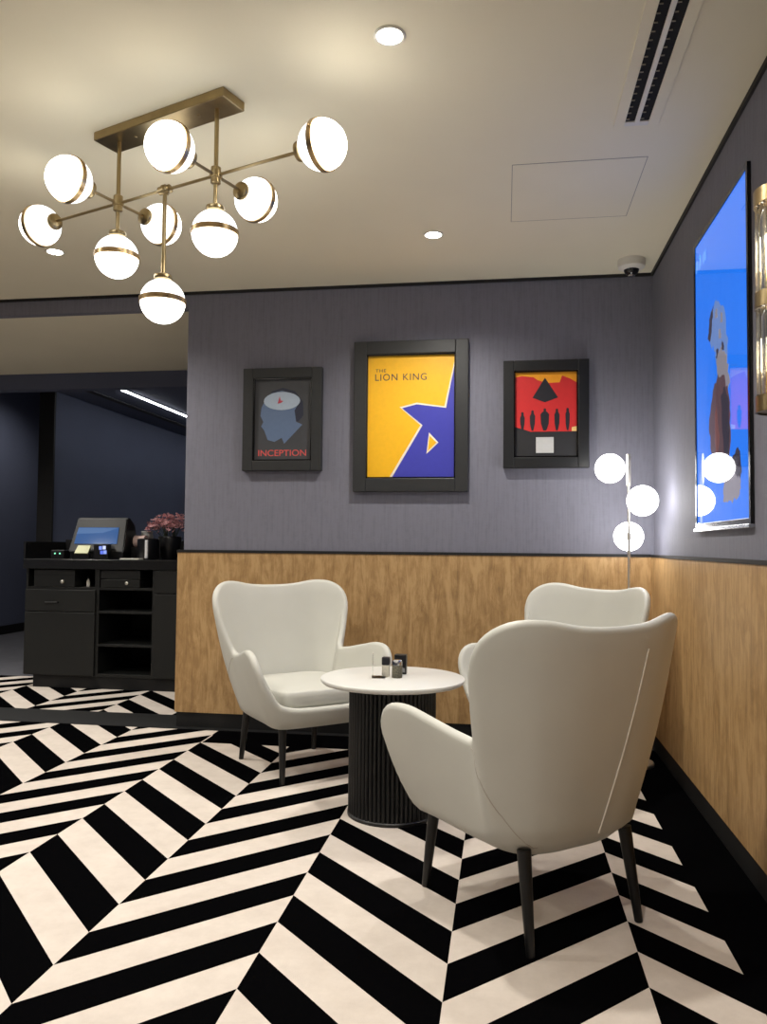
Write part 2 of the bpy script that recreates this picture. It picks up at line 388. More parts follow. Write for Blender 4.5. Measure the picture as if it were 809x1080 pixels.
def make_chair(label):
    t = thing('armchair', label, 'armchair', group='white wingback armchairs round the table')
    bm = B(); loop, G, Nn = chair_shell(bm)
    obj('shell', bm, 'leather', t, smooth=True)
    # seat deck + cushion
    bm = B(); bmesh_pts = []
    def slab(bm, pts, z0, z1, r):
        rings = []
        prof = [(1-r*1.0, z0), (1-r*.3, z0+(z1-z0)*.12), (1.0, z0+(z1-z0)*.35), (1.0, z0+(z1-z0)*.62), (1-r*.28, z0+(z1-z0)*.87), (1-r, z1-.006), (1-3*r, z1), (.4, z1+.008)]
        for s, z in prof: rings.append([bm.verts.new((x*s, cy+(y-cy)*s, z)) for x, y in pts])
        nn = len(pts)
        for A, C in zip(rings, rings[1:]):
            for i in range(nn): bm.faces.new((A[i], A[(i+1) % nn], C[(i+1) % nn], C[i]))
        bm.faces.new(rings[0]); bm.faces.new(rings[-1])
    cy = .03
    pts = []
    for i in range(40):
        a = 2*PI*i/40; e = .36
        cx_, sy_ = math.cos(a), math.sin(a)
        x = math.copysign(abs(cx_)**e, cx_)*.262; y = cy+math.copysign(abs(sy_)**e, sy_)*.29
        if y < 0: x *= 1+.18*y
        pts.append((x, y))
    slab(bm, pts, .380, .468, .030)
    obj('seat_cushion', bm, 'leather', t, smooth=True)
    bm = B(); slab(bm, [(x*.92, cy+(y-cy)*.90) for x, y in pts], ZB+.01, .381, .02)
    obj('seat_base', bm, 'leather', t, smooth=True)
    # seams on the outside of the back
    n = len(loop)
    for side in (1, -1):
        if side > 0:   # back seam: from near top to the bottom, straight on the shell
            path = []
            for k in range(25):
                v = k/24
                j = 1 + v*10.0
                i = 4*.30 + v*4*.66
                ii = i if side > 0 else n-i
                i0 = int(math.floor(ii)) % n; fi = ii-math.floor(ii); j0 = int(math.floor(j)); fj = j-j0
                def S4(A): return (A[i0][j0]*(1-fi)+A[(i0+1) % n][j0]*fi)*(1-fj) + (A[i0][j0+1]*(1-fi)+A[(i0+1) % n][j0+1]*fi)*fj
                path.append(S4(G)+S4(Nn)*.0006)
            obj('seam', tube(B(), path, .0028, 6), 'seam', t)
        path = []
        for k in range(25):
            v = k/24
            i = 4*1.95 + v*4*5.2
            tz_ = loop[int(round(i)) % n][4]; j = min(11.6, max(.6, 12*((.285+(.59-.285)*v)-ZB)/(tz_-ZB)))
            ii = i if side > 0 else n-i
            i0 = int(math.floor(ii)) % n; fi = ii-math.floor(ii); j0 = min(int(math.floor(j)), 11); fj = j-j0
            def S4(A): return (A[i0][j0]*(1-fi)+A[(i0+1) % n][j0]*fi)*(1-fj) + (A[i0][j0+1]*(1-fi)+A[(i0+1) % n][j0+1]*fi)*fj
            path.append(S4(G)+S4(Nn)*.0002)
        obj('side_seam', tube(B(), path, .0016, 5), 'seamdark', t)
    for sx in (-1, 1):
        for fy in (1, -1):
            top = Vector((sx*.212, .24 if fy > 0 else -.238, ZB+.03)); bot = Vector((sx*.226, .275 if fy > 0 else -.285, 0))
            bm = B(); lathe(bm, [(.0125, 0), (.0135, .004), (.022, (top-bot).length)], 16, axis_mat(bot, top-bot))
            for v in bm.verts:
                if v.co.z < .006: v.co.z = max(v.co.z, 0)
            obj('leg', bm, 'leg', t, smooth=True, angle=.8)
    return t
def place(c, x, y, fx, fy):
    c.location = (x, y, 0); c.rotation_euler = (0, 0, math.atan2(fy, fx)-PI/2)
ch1 = make_chair('white wingback armchair seen from behind, nearest the viewer, right of the table')
place(ch1, .075, 2.775, -.629, .777)
ch2 = copy_tree(ch1); ch2['label'] = 'white wingback armchair facing the viewer, left of the round table'
place(ch2, -1.10, 4.25, .643, -.766)
ch3 = copy_tree(ch1); ch3['label'] = 'white wingback armchair by the corner lamp, mostly hidden behind the nearest armchair'
place(ch3, .25, 4.31, -.707, -.707)

# ------------------------------------------------------------------ table
TX, TY, TZ = -.50, 3.59, .606
t = thing('pedestal_table', 'round white topped table on a black fluted drum base', 'table', (TX, TY, 0))
bm = B(); lathe(bm, [(.300, TZ-.026), (.318, TZ-.022), (.326, TZ-.014), (.328, TZ-.007), (.326, TZ-.002), (.322, TZ)], 72)
obj('table_top', bm, 'tabletop', t, smooth=True, angle=.7)
bm = B(); n = 60
prof = []
pts = []
for i in range(n*6):
    a = 2*PI*i/(n*6); ph = (i % 6)/6.0
    pts.append((.186 + .011*math.sin(PI*ph)**.7, a))
rings = []
for z in (0.0, TZ-.028): rings.append([bm.verts.new((r*math.cos(a), r*math.sin(a), z)) for r, a in pts])
for i in range(len(pts)):
    j = (i+1) % len(pts); bm.faces.new((rings[0][i], rings[0][j], rings[1][j], rings[1][i]))
bm.faces.new(rings[1]); bm.faces.new(list(reversed(rings[0])))
obj('fluted_base', bm, 'flute', t)
obj('base_plinth', lathe(B(), [(.200, 0), (.200, .012), (.196, .016)], 64), 'flute', t)
obj('top_bracket', lathe(B(), [(.2, TZ-.034), (.205, TZ-.0265)], 64), 'plasticblack', t)

# things on the table
def bevbox(name, parent, m, x0, x1, y0, y1, z0, z1, bev=.001): return obj(name, box(B(), x0, x1, y0, y1, z0, z1, bev), m, parent)
MT['clear'] = mat('clear_acrylic', rgb(245, 245, 245), .05, trans=1.0, ior=1.1)
MT['printgrey'] = mat('grey_print', rgb(120, 120, 122), .5, var=.4, scale=90)
MT['pepper'] = mat('peppercorn_fill', rgb(96, 92, 78), .7, var=.5, scale=160)
MT['salt'] = mat('pale_fill', rgb(205, 200, 186), .8, var=.1, scale=160)
t = thing('menu_holder', 'clear acrylic stand with a small card at the table centre', 'card holder', (-.560, 3.565, TZ), .12)
bevbox('acrylic_panel', t, 'clear', -.030, -.026, -.03, .03, 0, .108)
bevbox('foot', t, 'clear', -.030, .03, -.03, .03, 0, .004)
t = thing('salt_shaker', 'small glass shaker with a dark grey cap beside the card stand', 'shaker', (-.533, 3.60, TZ))
obj('body', box(B(), -.017, .017, -.017, .017, 0, .052, .004), 'salt', t)
obj('cap', box(B(), -.018, .018, -.018, .018, .052, .088, .005), mat('dark_cap', rgb(52, 52, 56), .3, .6, var=.1, scale=40), t)
t = thing('pepper_shaker', 'squat glass jar of brown grains with a silver lid', 'shaker', (-.478, 3.575, TZ))
obj('body', lathe(B(), [(.022, 0), (.024, .004), (.024, .05), (.021, .056)], 24), 'pepper', t, True, .8)
obj('lid', lathe(B(), [(.0235, .056), (.0235, .072), (.018, .08)], 24), 'steel', t, True, .8)
t = thing('sachet_box', 'small black upright box behind the glass jar', 'box', (-.476, 3.685, TZ))
obj('body', box(B(), -.028, .028, -.02, .02, 0, .09, .003), 'plasticblack', t)
obj('front_label', box(B(), -.022, .022, -.0212, -.02, .01, .03, 0), 'printgrey', t)

# ------------------------------------------------------------------ chandelier
s1 = Vector((-1.579, 3.006, 0)); s2 = Vector((-1.088, 2.822, 0))
ax = (s2-s1).normalized(); pe = Vector((-ax.y, ax.x, 0)); mid = (s1+s2)/2
rz = math.atan2(ax.y, ax.x)
t = thing('chandelier', 'brass ceiling chandelier with nine lit white globes', 'chandelier', (mid.x, mid.y, H), rz)
hs = (s2-s1).length/2; ZR = 2.601-H
obj('canopy', box(B(), -.345, .345, -.062, .062, -.036, 0, .003), 'brass', t)
for sx in (-.17, .17):
    obj('canopy_screw', lathe(B(), [(.007, -.040), (.009, -.036)], 14), 'brass', t, True, .8)
    t.children[-1].location = (sx, 0, 0)
def fit(bm, p, d, prof, n=20): return lathe(bm, prof, n, axis_mat(p, d))
GR = .087
def globe(c, d):
    """c centre, d axis from hub to globe"""
    c = Vector(c); d = Vector(d).normalized()
    half = [(max(1e-4, GR*math.cos(PI/2*i/14)), GR*math.sin(PI/2*i/14)) for i in range(15)]
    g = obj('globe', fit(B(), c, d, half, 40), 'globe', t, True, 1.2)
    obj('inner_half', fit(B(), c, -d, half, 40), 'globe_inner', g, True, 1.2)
    bm = B(); fit(bm, c, d, [(GR*.985, -.010), (GR+.004, -.010), (GR+.004, .010), (GR*.985, .010)], 48)
    obj('band', bm, 'bronze', g, True, .6)
    bm = B(); fit(bm, c-d*(GR+.012), d, [(.016, -.012), (.034, -.004), (.036, .004), (.034, .012), (.02, .018)], 24)
    obj('cap', bm, 'brass', g, True, .6)
    side = d.cross(Vector((.2, .3, .9))).normalized()
    obj('band_screw', rod(B(), c+side*(GR+.003), c+side*(GR+.012), .004, .004, 10), 'bronze', g)
for sx in (-1, 1):
    hx = sx*hs
    obj('stem', rod(B(), (hx, 0, -.036), (hx, 0, ZR), .0085), 'brass', t, True, .8)
    bm = B(); lathe(bm, [(.012, -.034), (.019, -.03), (.019, -.012), (.024, -.01), (.024, .01), (.019, .012), (.019, .03), (.012, .034)], 24, Matrix.Translation((hx, 0, ZR)))
    obj('hub', bm, 'brass', t, True, .6)
    for sy in (-1, 1):
        obj('cross_arm', rod(B(), (hx, 0, ZR), (hx, sy*.15, ZR), .006), 'brass', t, True, .8)
        globe((hx, sy*.243, ZR), (0, sy, 0))
    obj('drop', rod(B(), (hx, 0, ZR-.13), (hx, 0, ZR), .0085), 'brass', t, True, .8)
    globe((hx, 0, ZR-.224), (0, 0, -1))
    obj('end_arm', rod(B(), (hx, 0, ZR), (sx*(hs+.39), 0, ZR), .006), 'brass', t, True, .8)
    globe((sx*(hs+.485), 0, ZR), (sx, 0, 0))
obj('main_rod', rod(B(), (-hs, 0, ZR), (hs, 0, ZR), .006), 'brass', t, True, .8)
obj('middle_hub', fit(B(), (-.03, 0, ZR), (1, 0, 0), [(.008, 0), (.017, .004), (.017, .022), (.021, .024), (.021, .036), (.017, .038), (.017, .056), (.008, .06)], 22), 'brass', t, True, .6)
obj('drop', rod(B(), (0, 0, ZR-.355), (0, 0, ZR), .0085), 'brass', t, True, .8)
globe((0, 0, ZR-.447), (0, 0, -1))

# ------------------------------------------------------------------ ceiling fittings
def downlight(x, y, z, label, watts):
    t = thing('downlight', label, 'downlight', (x, y, z), group='recessed ceiling downlights')
    obj('trim_ring', lathe(B(), [(.040, 0), (.052, 0), (.054, -.003), (.050, -.007), (.043, -.005)], 40, cap=False), 'whiteplastic', t, True, .7)
    obj('lens', lathe(B(), [(.0005, -.0045), (.043, -.0045), (.043, -.0005), (.0005, -.0005)], 40), 'downlight', t)
    ld = bpy.data.lights.new('downlight_beam', 'SPOT'); ld.energy = watts; ld.color = (1, .955, .88)
    ld.spot_size = math.radians(145); ld.spot_blend = .8; ld.shadow_soft_size = .04
    lo = bpy.data.objects.new('downlight_beam', ld); COL.objects.link(lo); lo.parent = t; lo.location = (0, 0, -.015)
    return t
downlight(-.381, 2.531, H, 'round recessed downlight nearest the viewer, top of the ceiling', SPOT_W)
downlight(-.386, 4.226, H, 'round recessed downlight above the middle picture', SPOT_W)
downlight(-2.588, 4.194, H, 'round recessed downlight behind the leftmost chandelier globe', SPOT_W)
for x, y in ((-2.588, 2.53), (-.38, .85), (-2.588, .85), (-4.8, 2.53), (-4.8, .85), (-4.8, 4.19), (-.38, -.85), (-2.588, -.85)):
    downlight(x, y, H, 'round recessed downlight out of view behind the viewer', SPOT_W)

downlight(-4.35, 5.80, 2.782, 'added unseen downlight in the low ceiling, left of view', SPOT_W*1.5)  # lamp added out of frame to brighten the counter and low ceiling
downlight(-2.3, 8.6, 2.79, 'added unseen downlight in the back hall, hidden by the picture wall', SPOT_W*.6)  # lamp added out of sight to lift the dark hall
downlight(-2.3, 10.6, 2.79, 'added unseen downlight deep in the back hall, hidden by the picture wall', SPOT_W*.6)  # second hidden lamp, added for the far part of the hall
downlight(-5.6, 9.2, 3.4, 'added unseen downlight over the far left corridor', SPOT_W*.6)  # unseen lamp added to light the corridor walls

t = thing('air_diffuser', 'long white ceiling air diffuser with two black slots', 'air vent', (.516, 0, H))
Y0, Y1 = .9, 3.215
bm = B()
box(bm, -.088, -.046, Y0, Y1, -.006, 0, .0015); obj('flange', bm, 'panel', t)
bm = B(); box(bm, .046, .088, Y0, Y1, -.006, 0, .0015); obj('flange', bm, 'panel', t)
bm = B(); box(bm, -.046, .046, Y1-.03, Y1, -.006, 0, .0015); obj('end_cap', bm, 'whiteplastic', t)
bm = B(); box(bm, -.046, .046, Y0, Y0+.03, -.006, 0, .0015); obj('end_cap', bm, 'whiteplastic', t)
bm = B(); box(bm, -.009, .009, Y0+.03, Y1-.03, -.007, 0, .0015); obj('centre_bar', bm, 'whiteplastic', t)
MT['slot'] = mat('slot_black', rgb(6, 6, 6), .9, var=.1, scale=9)
for sx in (-1, 1):
    bm = B(); box(bm, sx*.0275-.0185, sx*.0275+.0185, Y0+.03, Y1-.03, -.0012, 0); s_ = obj('slot', bm, 'slot', t)
    bm = B(); k = Y0+.06
    while k < Y1-.05:
        box(bm, sx*.0275-.017, sx*.0275-.004, k, k+.003, -.005, -.0012); k += .045
    v_ = obj('vanes', bm, MT['gap'], s_); v_['kind'] = 'stuff'
t = thing('access_panel', 'square flush access panel in the ceiling near the air diffuser', 'access panel', (.32, 3.80, H))
obj('panel', box(B(), -.288, .288, -.308, .308, -.0012, 0), 'panel', t)
for a in ((-.291, -.288, -.311, .311), (.288, .291, -.311, .311), (-.291, .291, -.311, -.308), (-.291, .291, .308, .311)):
    obj('gap_shade_strip', box(B(), *a, -.0016, 0), 'gap', t)  # solid strips, coloured as the shade of the thin gap
t = thing('dome_camera', 'white dome security camera on the ceiling at the room corner', 'security camera', (.735, 4.76, H))
obj('housing', lathe(B(), [(.078, 0), (.080, -.02), (.076, -.045), (.060, -.056), (.046, -.06)], 40), 'whiteplastic', t, True, .8)
bm = B(); sphere(bm, (0, 0, -.052), .045, 28, 16); obj('dome', bm, 'darkglass', t, True)
obj('lens_ring', lathe(B(), [(.012, -.090), (.02, -.092), (.02, -.0985), (.012, -.0995)], 20), 'steel', t, True, .8)

# ------------------------------------------------------------------ pictures on the back wall
def text_mesh(name, s, x0, x1, zc, hgt, y, m, parent, spacing=1.0):
    cu = bpy.data.curves.new(name, 'FONT'); cu.body = s; cu.extrude = .0003; cu.space_character = spacing; cu.align_x = 'LEFT'
    o = bpy.data.objects.new(name, cu); COL.objects.link(o)
    bpy.context.view_layer.update()
    me = bpy.data.meshes.new_from_object(o.evaluated_get(bpy.context.evaluated_depsgraph_get()))
    bpy.data.objects.remove(o); bpy.data.curves.remove(cu)
    xs = [v.co.x for v in me.vertices]; ys = [v.co.y for v in me.vertices]
    a, b_, c, d = min(xs), max(xs), min(ys), max(ys)
    for v in me.vertices:
        x = x0 + (v.co.x-a)/(b_-a)*(x1-x0); z = zc - hgt/2 + (v.co.y-c)/(d-c)*hgt
        v.co = Vector((x, y - v.co.z, z))
    me.materials.clear(); me.materials.append(m)
    r = bpy.data.objects.new(name, me); COL.objects.link(r); r.parent = parent
    return r
def picture(label, x0, z0, x1, z1, bl, bt, bg, fm, rect):
    """rect = crop rectangle (left, top, right, bottom) of the print in photo-crop units, for mapping artwork"""
    cx = (x0+x1)/2; wv, hv = x1-x0, z1-z0; dp = .045
    t = thing('framed_poster', label, 'picture', (cx, D, z0))
    ix, ib = wv/2-bl, bt
    for nm, a in (('frame_side', (-wv/2, -ix, 0, hv)), ('frame_side', (ix, wv/2, 0, hv)), ('frame_rail', (-ix, ix, 0, ib)), ('frame_rail', (-ix, ix, hv-ib, hv))):
        obj(nm, box(B(), a[0], a[1], -dp, 0, a[2], a[3], .004), fm, t)
    pr = obj('print', box(B(), -ix, ix, -.016, -.004, ib, hv-ib), bg, t)
    l, tp, r, bt2 = rect
    def mp(px, py): return (-ix + (px-l)/(r-l)*2*ix, ib + (bt2-py)/(bt2-tp)*(hv-2*ib))
    def shape(nm, pts, m, lay=1):
        y = -.016-.0008*lay
        obj(nm, poly(B(), [Vector((mp(*q)[0], y, mp(*q)[1])) for q in pts], (0, 1, 0), .0007), m, pr)
    # black inner lip
    for a in ((-ix, -ix+.008, ib, hv-ib), (ix-.008, ix, ib, hv-ib), (-ix, ix, hv-ib-.008, hv-ib), (-ix, ix, ib, ib+.008)):
        obj('inner_lip', box(B(), a[0], a[1], -.034, -.016, a[2], a[3]), 'blackgloss', t)
    return t, pr, mp, shape
def ell(cx, cy, rx, ry, n=28): return [(cx+rx*math.cos(2*PI*i/n), cy+ry*math.sin(2*PI*i/n)) for i in range(n)]
# left
t, pr, mp, shape = picture('small black framed poster with a blue head profile and red title', -1.70, 1.682, -1.17, 2.356, .068, .066, flat('poster_charcoal', rgb(66, 67, 71)), 'frame', (160, 165, 630, 840))
shape('shadow_shape', [(300, 270), (390, 240), (490, 270), (555, 360), (560, 470), (520, 520), (400, 500), (280, 420)], flat('poster_ink_navy', rgb(38, 42, 62)), 1)
shape('head_shape', [(250, 345), (222, 400), (214, 470), (238, 520), (220, 556), (246, 590), (275, 668), (330, 684), (388, 652), (408, 700), (552, 545), (502, 522), (488, 430), (520, 370), (470, 290), (385, 265), (300, 285)], flat('poster_blue', rgb(98, 118, 150)), 2)
shape('oval_shape', ell(386, 350, 146, 74), flat('poster_pale_blue', rgb(176, 192, 210)), 3)
shape('tick_shape', [(352, 372), (368, 310), (376, 345), (398, 350), (380, 366)], flat('poster_rose', rgb(196, 78, 96)), 4)
a = mp(200, 800); b_ = mp(585, 750)
text_mesh('title_text', 'INCEPTION', a[0], b_[0], (a[1]+b_[1])/2, abs(b_[1]-a[1]), -.0166, flat('poster_red_text', rgb(226, 88, 84)), pr)
# middle
t, pr, mp, shape = picture('large black framed poster, yellow with an angular blue shape', -.96, 1.545, -.226, 2.511, .082, .085, flat('poster_yellow', rgb(242, 182, 18)), 'frame', (105, 140, 675, 945))
blue = flat('poster_ultramarine', rgb(58, 60, 168)); white = flat('poster_white_line', rgb(236, 224, 205))
shape('pale_edge', [(675, 150), (604, 482), (430, 455), (318, 482), (452, 602), (250, 945), (675, 945)], white, 1)
shape('blue_shape', [(675, 175), (615, 492), (428, 466), (334, 490), (466, 602), (268, 945), (675, 945)], blue, 2)
shape('gap_shape', [(508, 650), (568, 715), (492, 788)], white, 3)
shape('gap_fill', [(512, 672), (556, 716), (500, 770)], flat('poster_yellow_fill', rgb(242, 182, 18)), 4)
ink = flat('poster_navy_text', rgb(32, 32, 62))
a = mp(158, 308); b_ = mp(490, 264); text_mesh('title_text', 'LION', a[0], a[0]+(b_[0]-a[0])*.435, (a[1]+b_[1])/2, abs(b_[1]-a[1]), -.0166, ink, pr, 1.15)
text_mesh('title_text', 'KING', a[0]+(b_[0]-a[0])*.545, b_[0], (a[1]+b_[1])/2, abs(b_[1]-a[1]), -.0166, ink, pr, 1.15)
a = mp(160, 252); b_ = mp(228, 232); text_mesh('small_text', 'THE', a[0], b_[0], (a[1]+b_[1])/2, abs(b_[1]-a[1]), -.0166, ink, pr, 1.15)
# right
t, pr, mp, shape = picture('small black framed poster with a red scene over a dark strip', -.009, 1.690, .513, 2.363, .066, .066, flat('poster_black', rgb(40, 40, 42)), 'frame2', (175, 145, 645, 795))
shape('red_field', [(175, 150), (645, 150), (645, 600), (300, 600), (175, 560)], flat('poster_scarlet', rgb(206, 44, 44)), 1)
shape('orange_band', [(175, 150), (645, 150), (645, 240), (590, 205), (530, 180), (512, 232), (420, 235), (350, 212), (320, 190), (230, 178), (175, 192)], flat('poster_orange', rgb(240, 160, 30)), 2)
dk = flat('poster_dark_figure', rgb(34, 34, 40))
shape('peak_shape', [(404, 195), (500, 345), (404, 380), (312, 345)], dk, 3)
for cx, top, wd in ((238, 450, 17), (312, 438, 20), (403, 425, 32), (492, 428, 19), (570, 424, 16)):
    bm = B(); y = -.016-.0008*3
    fig = [(cx-wd*.35, 592), (cx-wd*.9, 540), (cx-wd, top+45), (cx-wd*.55, top+28), (cx-9, top+24), (cx-9, top+5), (cx, top), (cx+9, top+5), (cx+9, top+24), (cx+wd*.55, top+28), (cx+wd, top+45), (cx+wd*.9, 540), (cx+wd*.35, 592)]
    shape('figure_shape', fig, dk, 3)
shape('corner_shape', [(600, 570), (645, 560), (645, 598), (600, 598)], flat('poster_cream', rgb(236, 200, 130)), 3)
shape('pale_square', [(338, 642), (468, 642), (468, 760), (338, 760)], flat('poster_pale_grey', rgb(196, 196, 194)), 2)

# ------------------------------------------------------------------ lit screen on the right wall
TVY0, TVY1, TVZ0, TVZ1 = 3.045, 3.885, 1.292, 2.637
t = thing('display_screen', 'tall lit blue display screen on the right wall', 'screen', (XR, (TVY0+TVY1)/2, TVZ0))
hy, hz = (TVY1-TVY0)/2, TVZ1-TVZ0
obj('housing', box(B(), -.008, 0, -hy, hy, 0, hz, .001), 'plasticblack', t)
bz = .022
obj('bezel_side', box(B(), -.0145, -.008, -hy, -hy+bz, 0, hz, .001), 'blackgloss', t)
obj('bezel_side', box(B(), -.0145, -.008, hy-bz, hy, 0, hz, .001), 'blackgloss', t)
obj('bezel_rail', box(B(), -.0145, -.008, -hy+bz, hy-bz, hz-bz, hz, .001), 'blackgloss', t)
obj('bezel_rail', box(B(), -.0145, -.008, -hy+bz, hy-bz, 0, bz, .001), 'blackgloss', t)
obj('edge_strip', box(B(), -.022, 0, -hy-.004, hy+.004, -.014, 0, .001), 'steel', t)
def screen(name, col, e):
    return mat(name, rgb(8, 8, 10), .03, emit=col, estr=e, coat=.6)
sc = obj('screen_glass', box(B(), -.011, -.008, -hy+bz, hy-bz, bz, hz-bz), screen('screen_blue', rgb(32, 116, 236), .72), t)
yc = (TVY0+TVY1)/2
rs_ = random.Random(3)
def ragged(pts, amp):
    out = []
    for i, a_ in enumerate(pts):
        b2 = pts[(i+1) % len(pts)]
        for k in range(5):
            f = k/5; out.append((a_[0]+(b2[0]-a_[0])*f+rs_.uniform(-amp, amp), a_[1]+(b2[1]-a_[1])*f+rs_.uniform(-amp, amp)))
    return out
def scr(pts, m, lay, amp=.008):
    x = -.011-.0003*lay
    obj('screen_image', poly(B(), [Vector((x, q[0]*1.042-yc, 1.2+(q[1]-1.2)*1.042-TVZ0)) for q in ragged(pts, amp)], (1, 0, 0), .00025), m, sc)
brown = screen('screen_brown', rgb(74, 56, 62), 1.0); grey = screen('screen_grey', rgb(112, 108, 116), 1.0); dkb = screen('screen_dark', rgb(44, 40, 52), 1.0)
mixb = screen('screen_blue_grey', rgb(84, 110, 160), 1.0)
scr([(3.47, 2.08), (3.44, 2.19), (3.34, 2.215), (3.24, 2.14), (3.19, 1.99), (3.23, 1.86), (3.34, 1.90), (3.40, 2.02)], mixb, 1, .014)
scr([(3.495, 2.08), (3.47, 2.17), (3.40, 2.205), (3.42, 2.15), (3.455, 2.07)], dkb, 2)
for q in ((3.36, 2.16), (3.28, 2.12), (3.31, 2.06), (3.35, 1.99), (3.27, 2.0)):
    scr([(q[0]-.018, q[1]-.02), (q[0]+.02, q[1]-.015), (q[0]+.012, q[1]+.022), (q[0]-.015, q[1]+.018)], grey if q[1] > 2.03 else dkb, 2, .006)
scr([(3.36, 1.98), (3.29, 2.01), (3.21, 1.95), (3.175, 1.84), (3.25, 1.80), (3.35, 1.86)], grey, 3, .012)
scr([(3.42, 1.85), (3.34, 1.90), (3.25, 1.875), (3.185, 1.79), (3.165, 1.66), (3.185, 1.52), (3.27, 1.50), (3.40, 1.52), (3.465, 1.62), (3.49, 1.73)], brown, 4, .010)
scr([(3.300, 1.80), (3.25, 1.84), (3.19, 1.78), (3.175, 1.66), (3.195, 1.54), (3.26, 1.58)], dkb, 5)
scr([(3.40, 1.74), (3.36, 1.78), (3.33, 1.66), (3.35, 1.56), (3.39, 1.58)], screen('screen_maroon', rgb(96, 62, 62), 1.0), 5)
scr([(3.20, 1.53), (3.075, 1.585), (3.035, 1.50), (3.05, 1.44), (3.13, 1.47)], dkb, 1)
scr([(3.224, 1.51), (3.10, 1.47), (3.042, 1.463), (3.053, 1.405), (3.177, 1.375), (3.27, 1.385), (3.29, 1.43)], grey, 2, .012)
pale = screen('screen_pale_text', rgb(76, 140, 232), .9)
for k, (a, b_) in enumerate(((3.70, 3.66), (3.64, 3.60), (3.57, 3.52))):
    scr([(a, 2.44), (b_, 2.44), (b_, 2.49), (a, 2.49)], pale, 1)

# ------------------------------------------------------------------ wall sconce
t = thing('wall_sconce', 'brass wall sconce with two tiers of clear glass rods', 'wall light', (XR, 2.475, 1.606))
cxs, rs = -.082, .066
obj('back_plate', box(B(), -.012, 0, -.045, .045, .03, .64, .002), 'brass', t)
for z0, z1 in ((0, .048), (.312, .358), (.622, .668)):
    M_ = Matrix.Translation((cxs, 0, 0))
    obj('band', lathe(B(), [(rs+.006, z0), (rs+.012, z0), (rs+.012, z1), (rs+.006, z1)], 40, M_, cap=False), 'brass', t, True, .6)
    obj('plate', lathe(B(), [(rs+.007, z0+.004), (rs+.007, z1-.004)], 32, M_), 'brass', t, True, .6)
    obj('bracket', box(B(), cxs+rs, -.01, -.012, .012, z0+.005, z1-.005, .001), 'brass', t)
rodme = None
for z0, z1 in ((.048, .312), (.358, .622)):
    for i in range(18):
        a = 2*PI*i/18
        if rodme is None:
            o = obj('glass_rod', lathe(B(), [(.0085, 0), (.0085, .264)], 10), 'glassrod', t, True, .8); rodme = o.data
        else:
            o = bpy.data.objects.new('glass_rod', rodme); COL.objects.link(o); o.parent = t
        o.location = (cxs+rs*math.cos(a), rs*math.sin(a), z0)
    obj('lamp_tube', lathe(B(), [(.018, z0+.085), (.020, z0+.09), (.020, z1-.09), (.018, z1-.085)], 20, Matrix.Translation((cxs, 0, 0))), 'sconcelit', t, True, .8)

# ------------------------------------------------------------------ floor lamp
LX, LY = .693, 4.62
t = thing('floor_lamp', 'slim floor lamp with three lit globes in the corner', 'floor lamp', (LX, LY, 0))
obj('base', lathe(B(), [(.13, 0), (.13, .012), (.125, .018), (.02, .022), (.012, .03)], 48), 'chrome', t, True, .6)
obj('pole', rod(B(), (0, 0, .02), (0, 0, 1.68), .0075), 'chrome', t, True, .8)
obj('pole_sleeve', rod(B(), (0, 0, 1.55), (0, 0, 1.73), .0135), 'chrome', t, True, .8)
for (x, y, z) in ((-.100, .02, 1.652), (.050, -.15, 1.458), (.014, .105, 1.266)):
    g = obj('globe', sphere(B(), (x, y, z), .083, 36, 22), 'lampglobe', t, True)
    v = Vector((x, y, 0)).normalized()
    obj('globe_mount', rod(B(), (0, 0, z), (x-v.x*.078, y-v.y*.078, z), .009), 'chrome', g)
    obj('pole_clip', lathe(B(), [(.0115, z-.02), (.0115, z+.02)], 16), 'chrome', t, True, .8)

# ------------------------------------------------------------------ counter
CY0, CY1 = 6.15, 6.76
CZ = 1.066
def cab(name, label, x0, x1):
    t = thing(name, label, 'cabinet', (x0, CY0, 0)); w_ = x1-x0; d = CY1-CY0; th = .02
    obj('side_panel', box(B(), 0, th, 0, d, .1, .985, .001), 'cabinet', t)
    obj('side_panel', box(B(), w_-th, w_, 0, d, .1, .985, .001), 'cabinet', t)
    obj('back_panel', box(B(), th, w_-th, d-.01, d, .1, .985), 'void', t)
    obj('bottom_panel', box(B(), th, w_-th, 0, d-.01, .1, .125, .001), 'cabinet', t)
    obj('toe_kick', box(B(), .08 if name == 'counter_cabinet' else 0, w_, .01, .03, 0, .1), 'black', t)
    return t, w_, d, th
def knob(p, x, z, y=-.008): obj('knob', lathe(B(), [(.008, 0), (.006, .008), (.013, .014), (.014, .02), (.008, .024)], 16, axis_mat((x, y, z), (0, -1, 0))), 'chrome', p, True, .8)
t, w_, d, th = cab('counter_cabinet', 'charcoal counter cabinet with a door below an open slot, left end', -3.975, -3.335)
obj('shelf', box(B(), th, w_-th, .0, d-.01, .815, .835, .001), 'cabinet', t)
dr = obj('drawer', box(B(), .072, .44, -.004, .4, .838, .978, .003), 'cabinet', t); knob(dr, .34, .878)
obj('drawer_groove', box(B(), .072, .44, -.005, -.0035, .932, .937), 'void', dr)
dd = obj('door', box(B(), .006, w_-.006, -.02, -.0005, .108, .625, .003), 'cabinet', t)
d2 = obj('drawer', box(B(), .006, w_-.006, -.02, -.0005, .632, .812, .003), 'cabinet', t)
bm = B(); tube(bm, [(.19, -.02, .706), (.195, -.034, .706), (.305, -.034, .706), (.31, -.02, .706)], .006, 8); obj('handle', bm, 'plasticblack', d2)
t, w_, d, th = cab('shelf_cabinet', 'charcoal open shelf cabinet with two small drawers, middle of the counter', -3.335, -2.83)
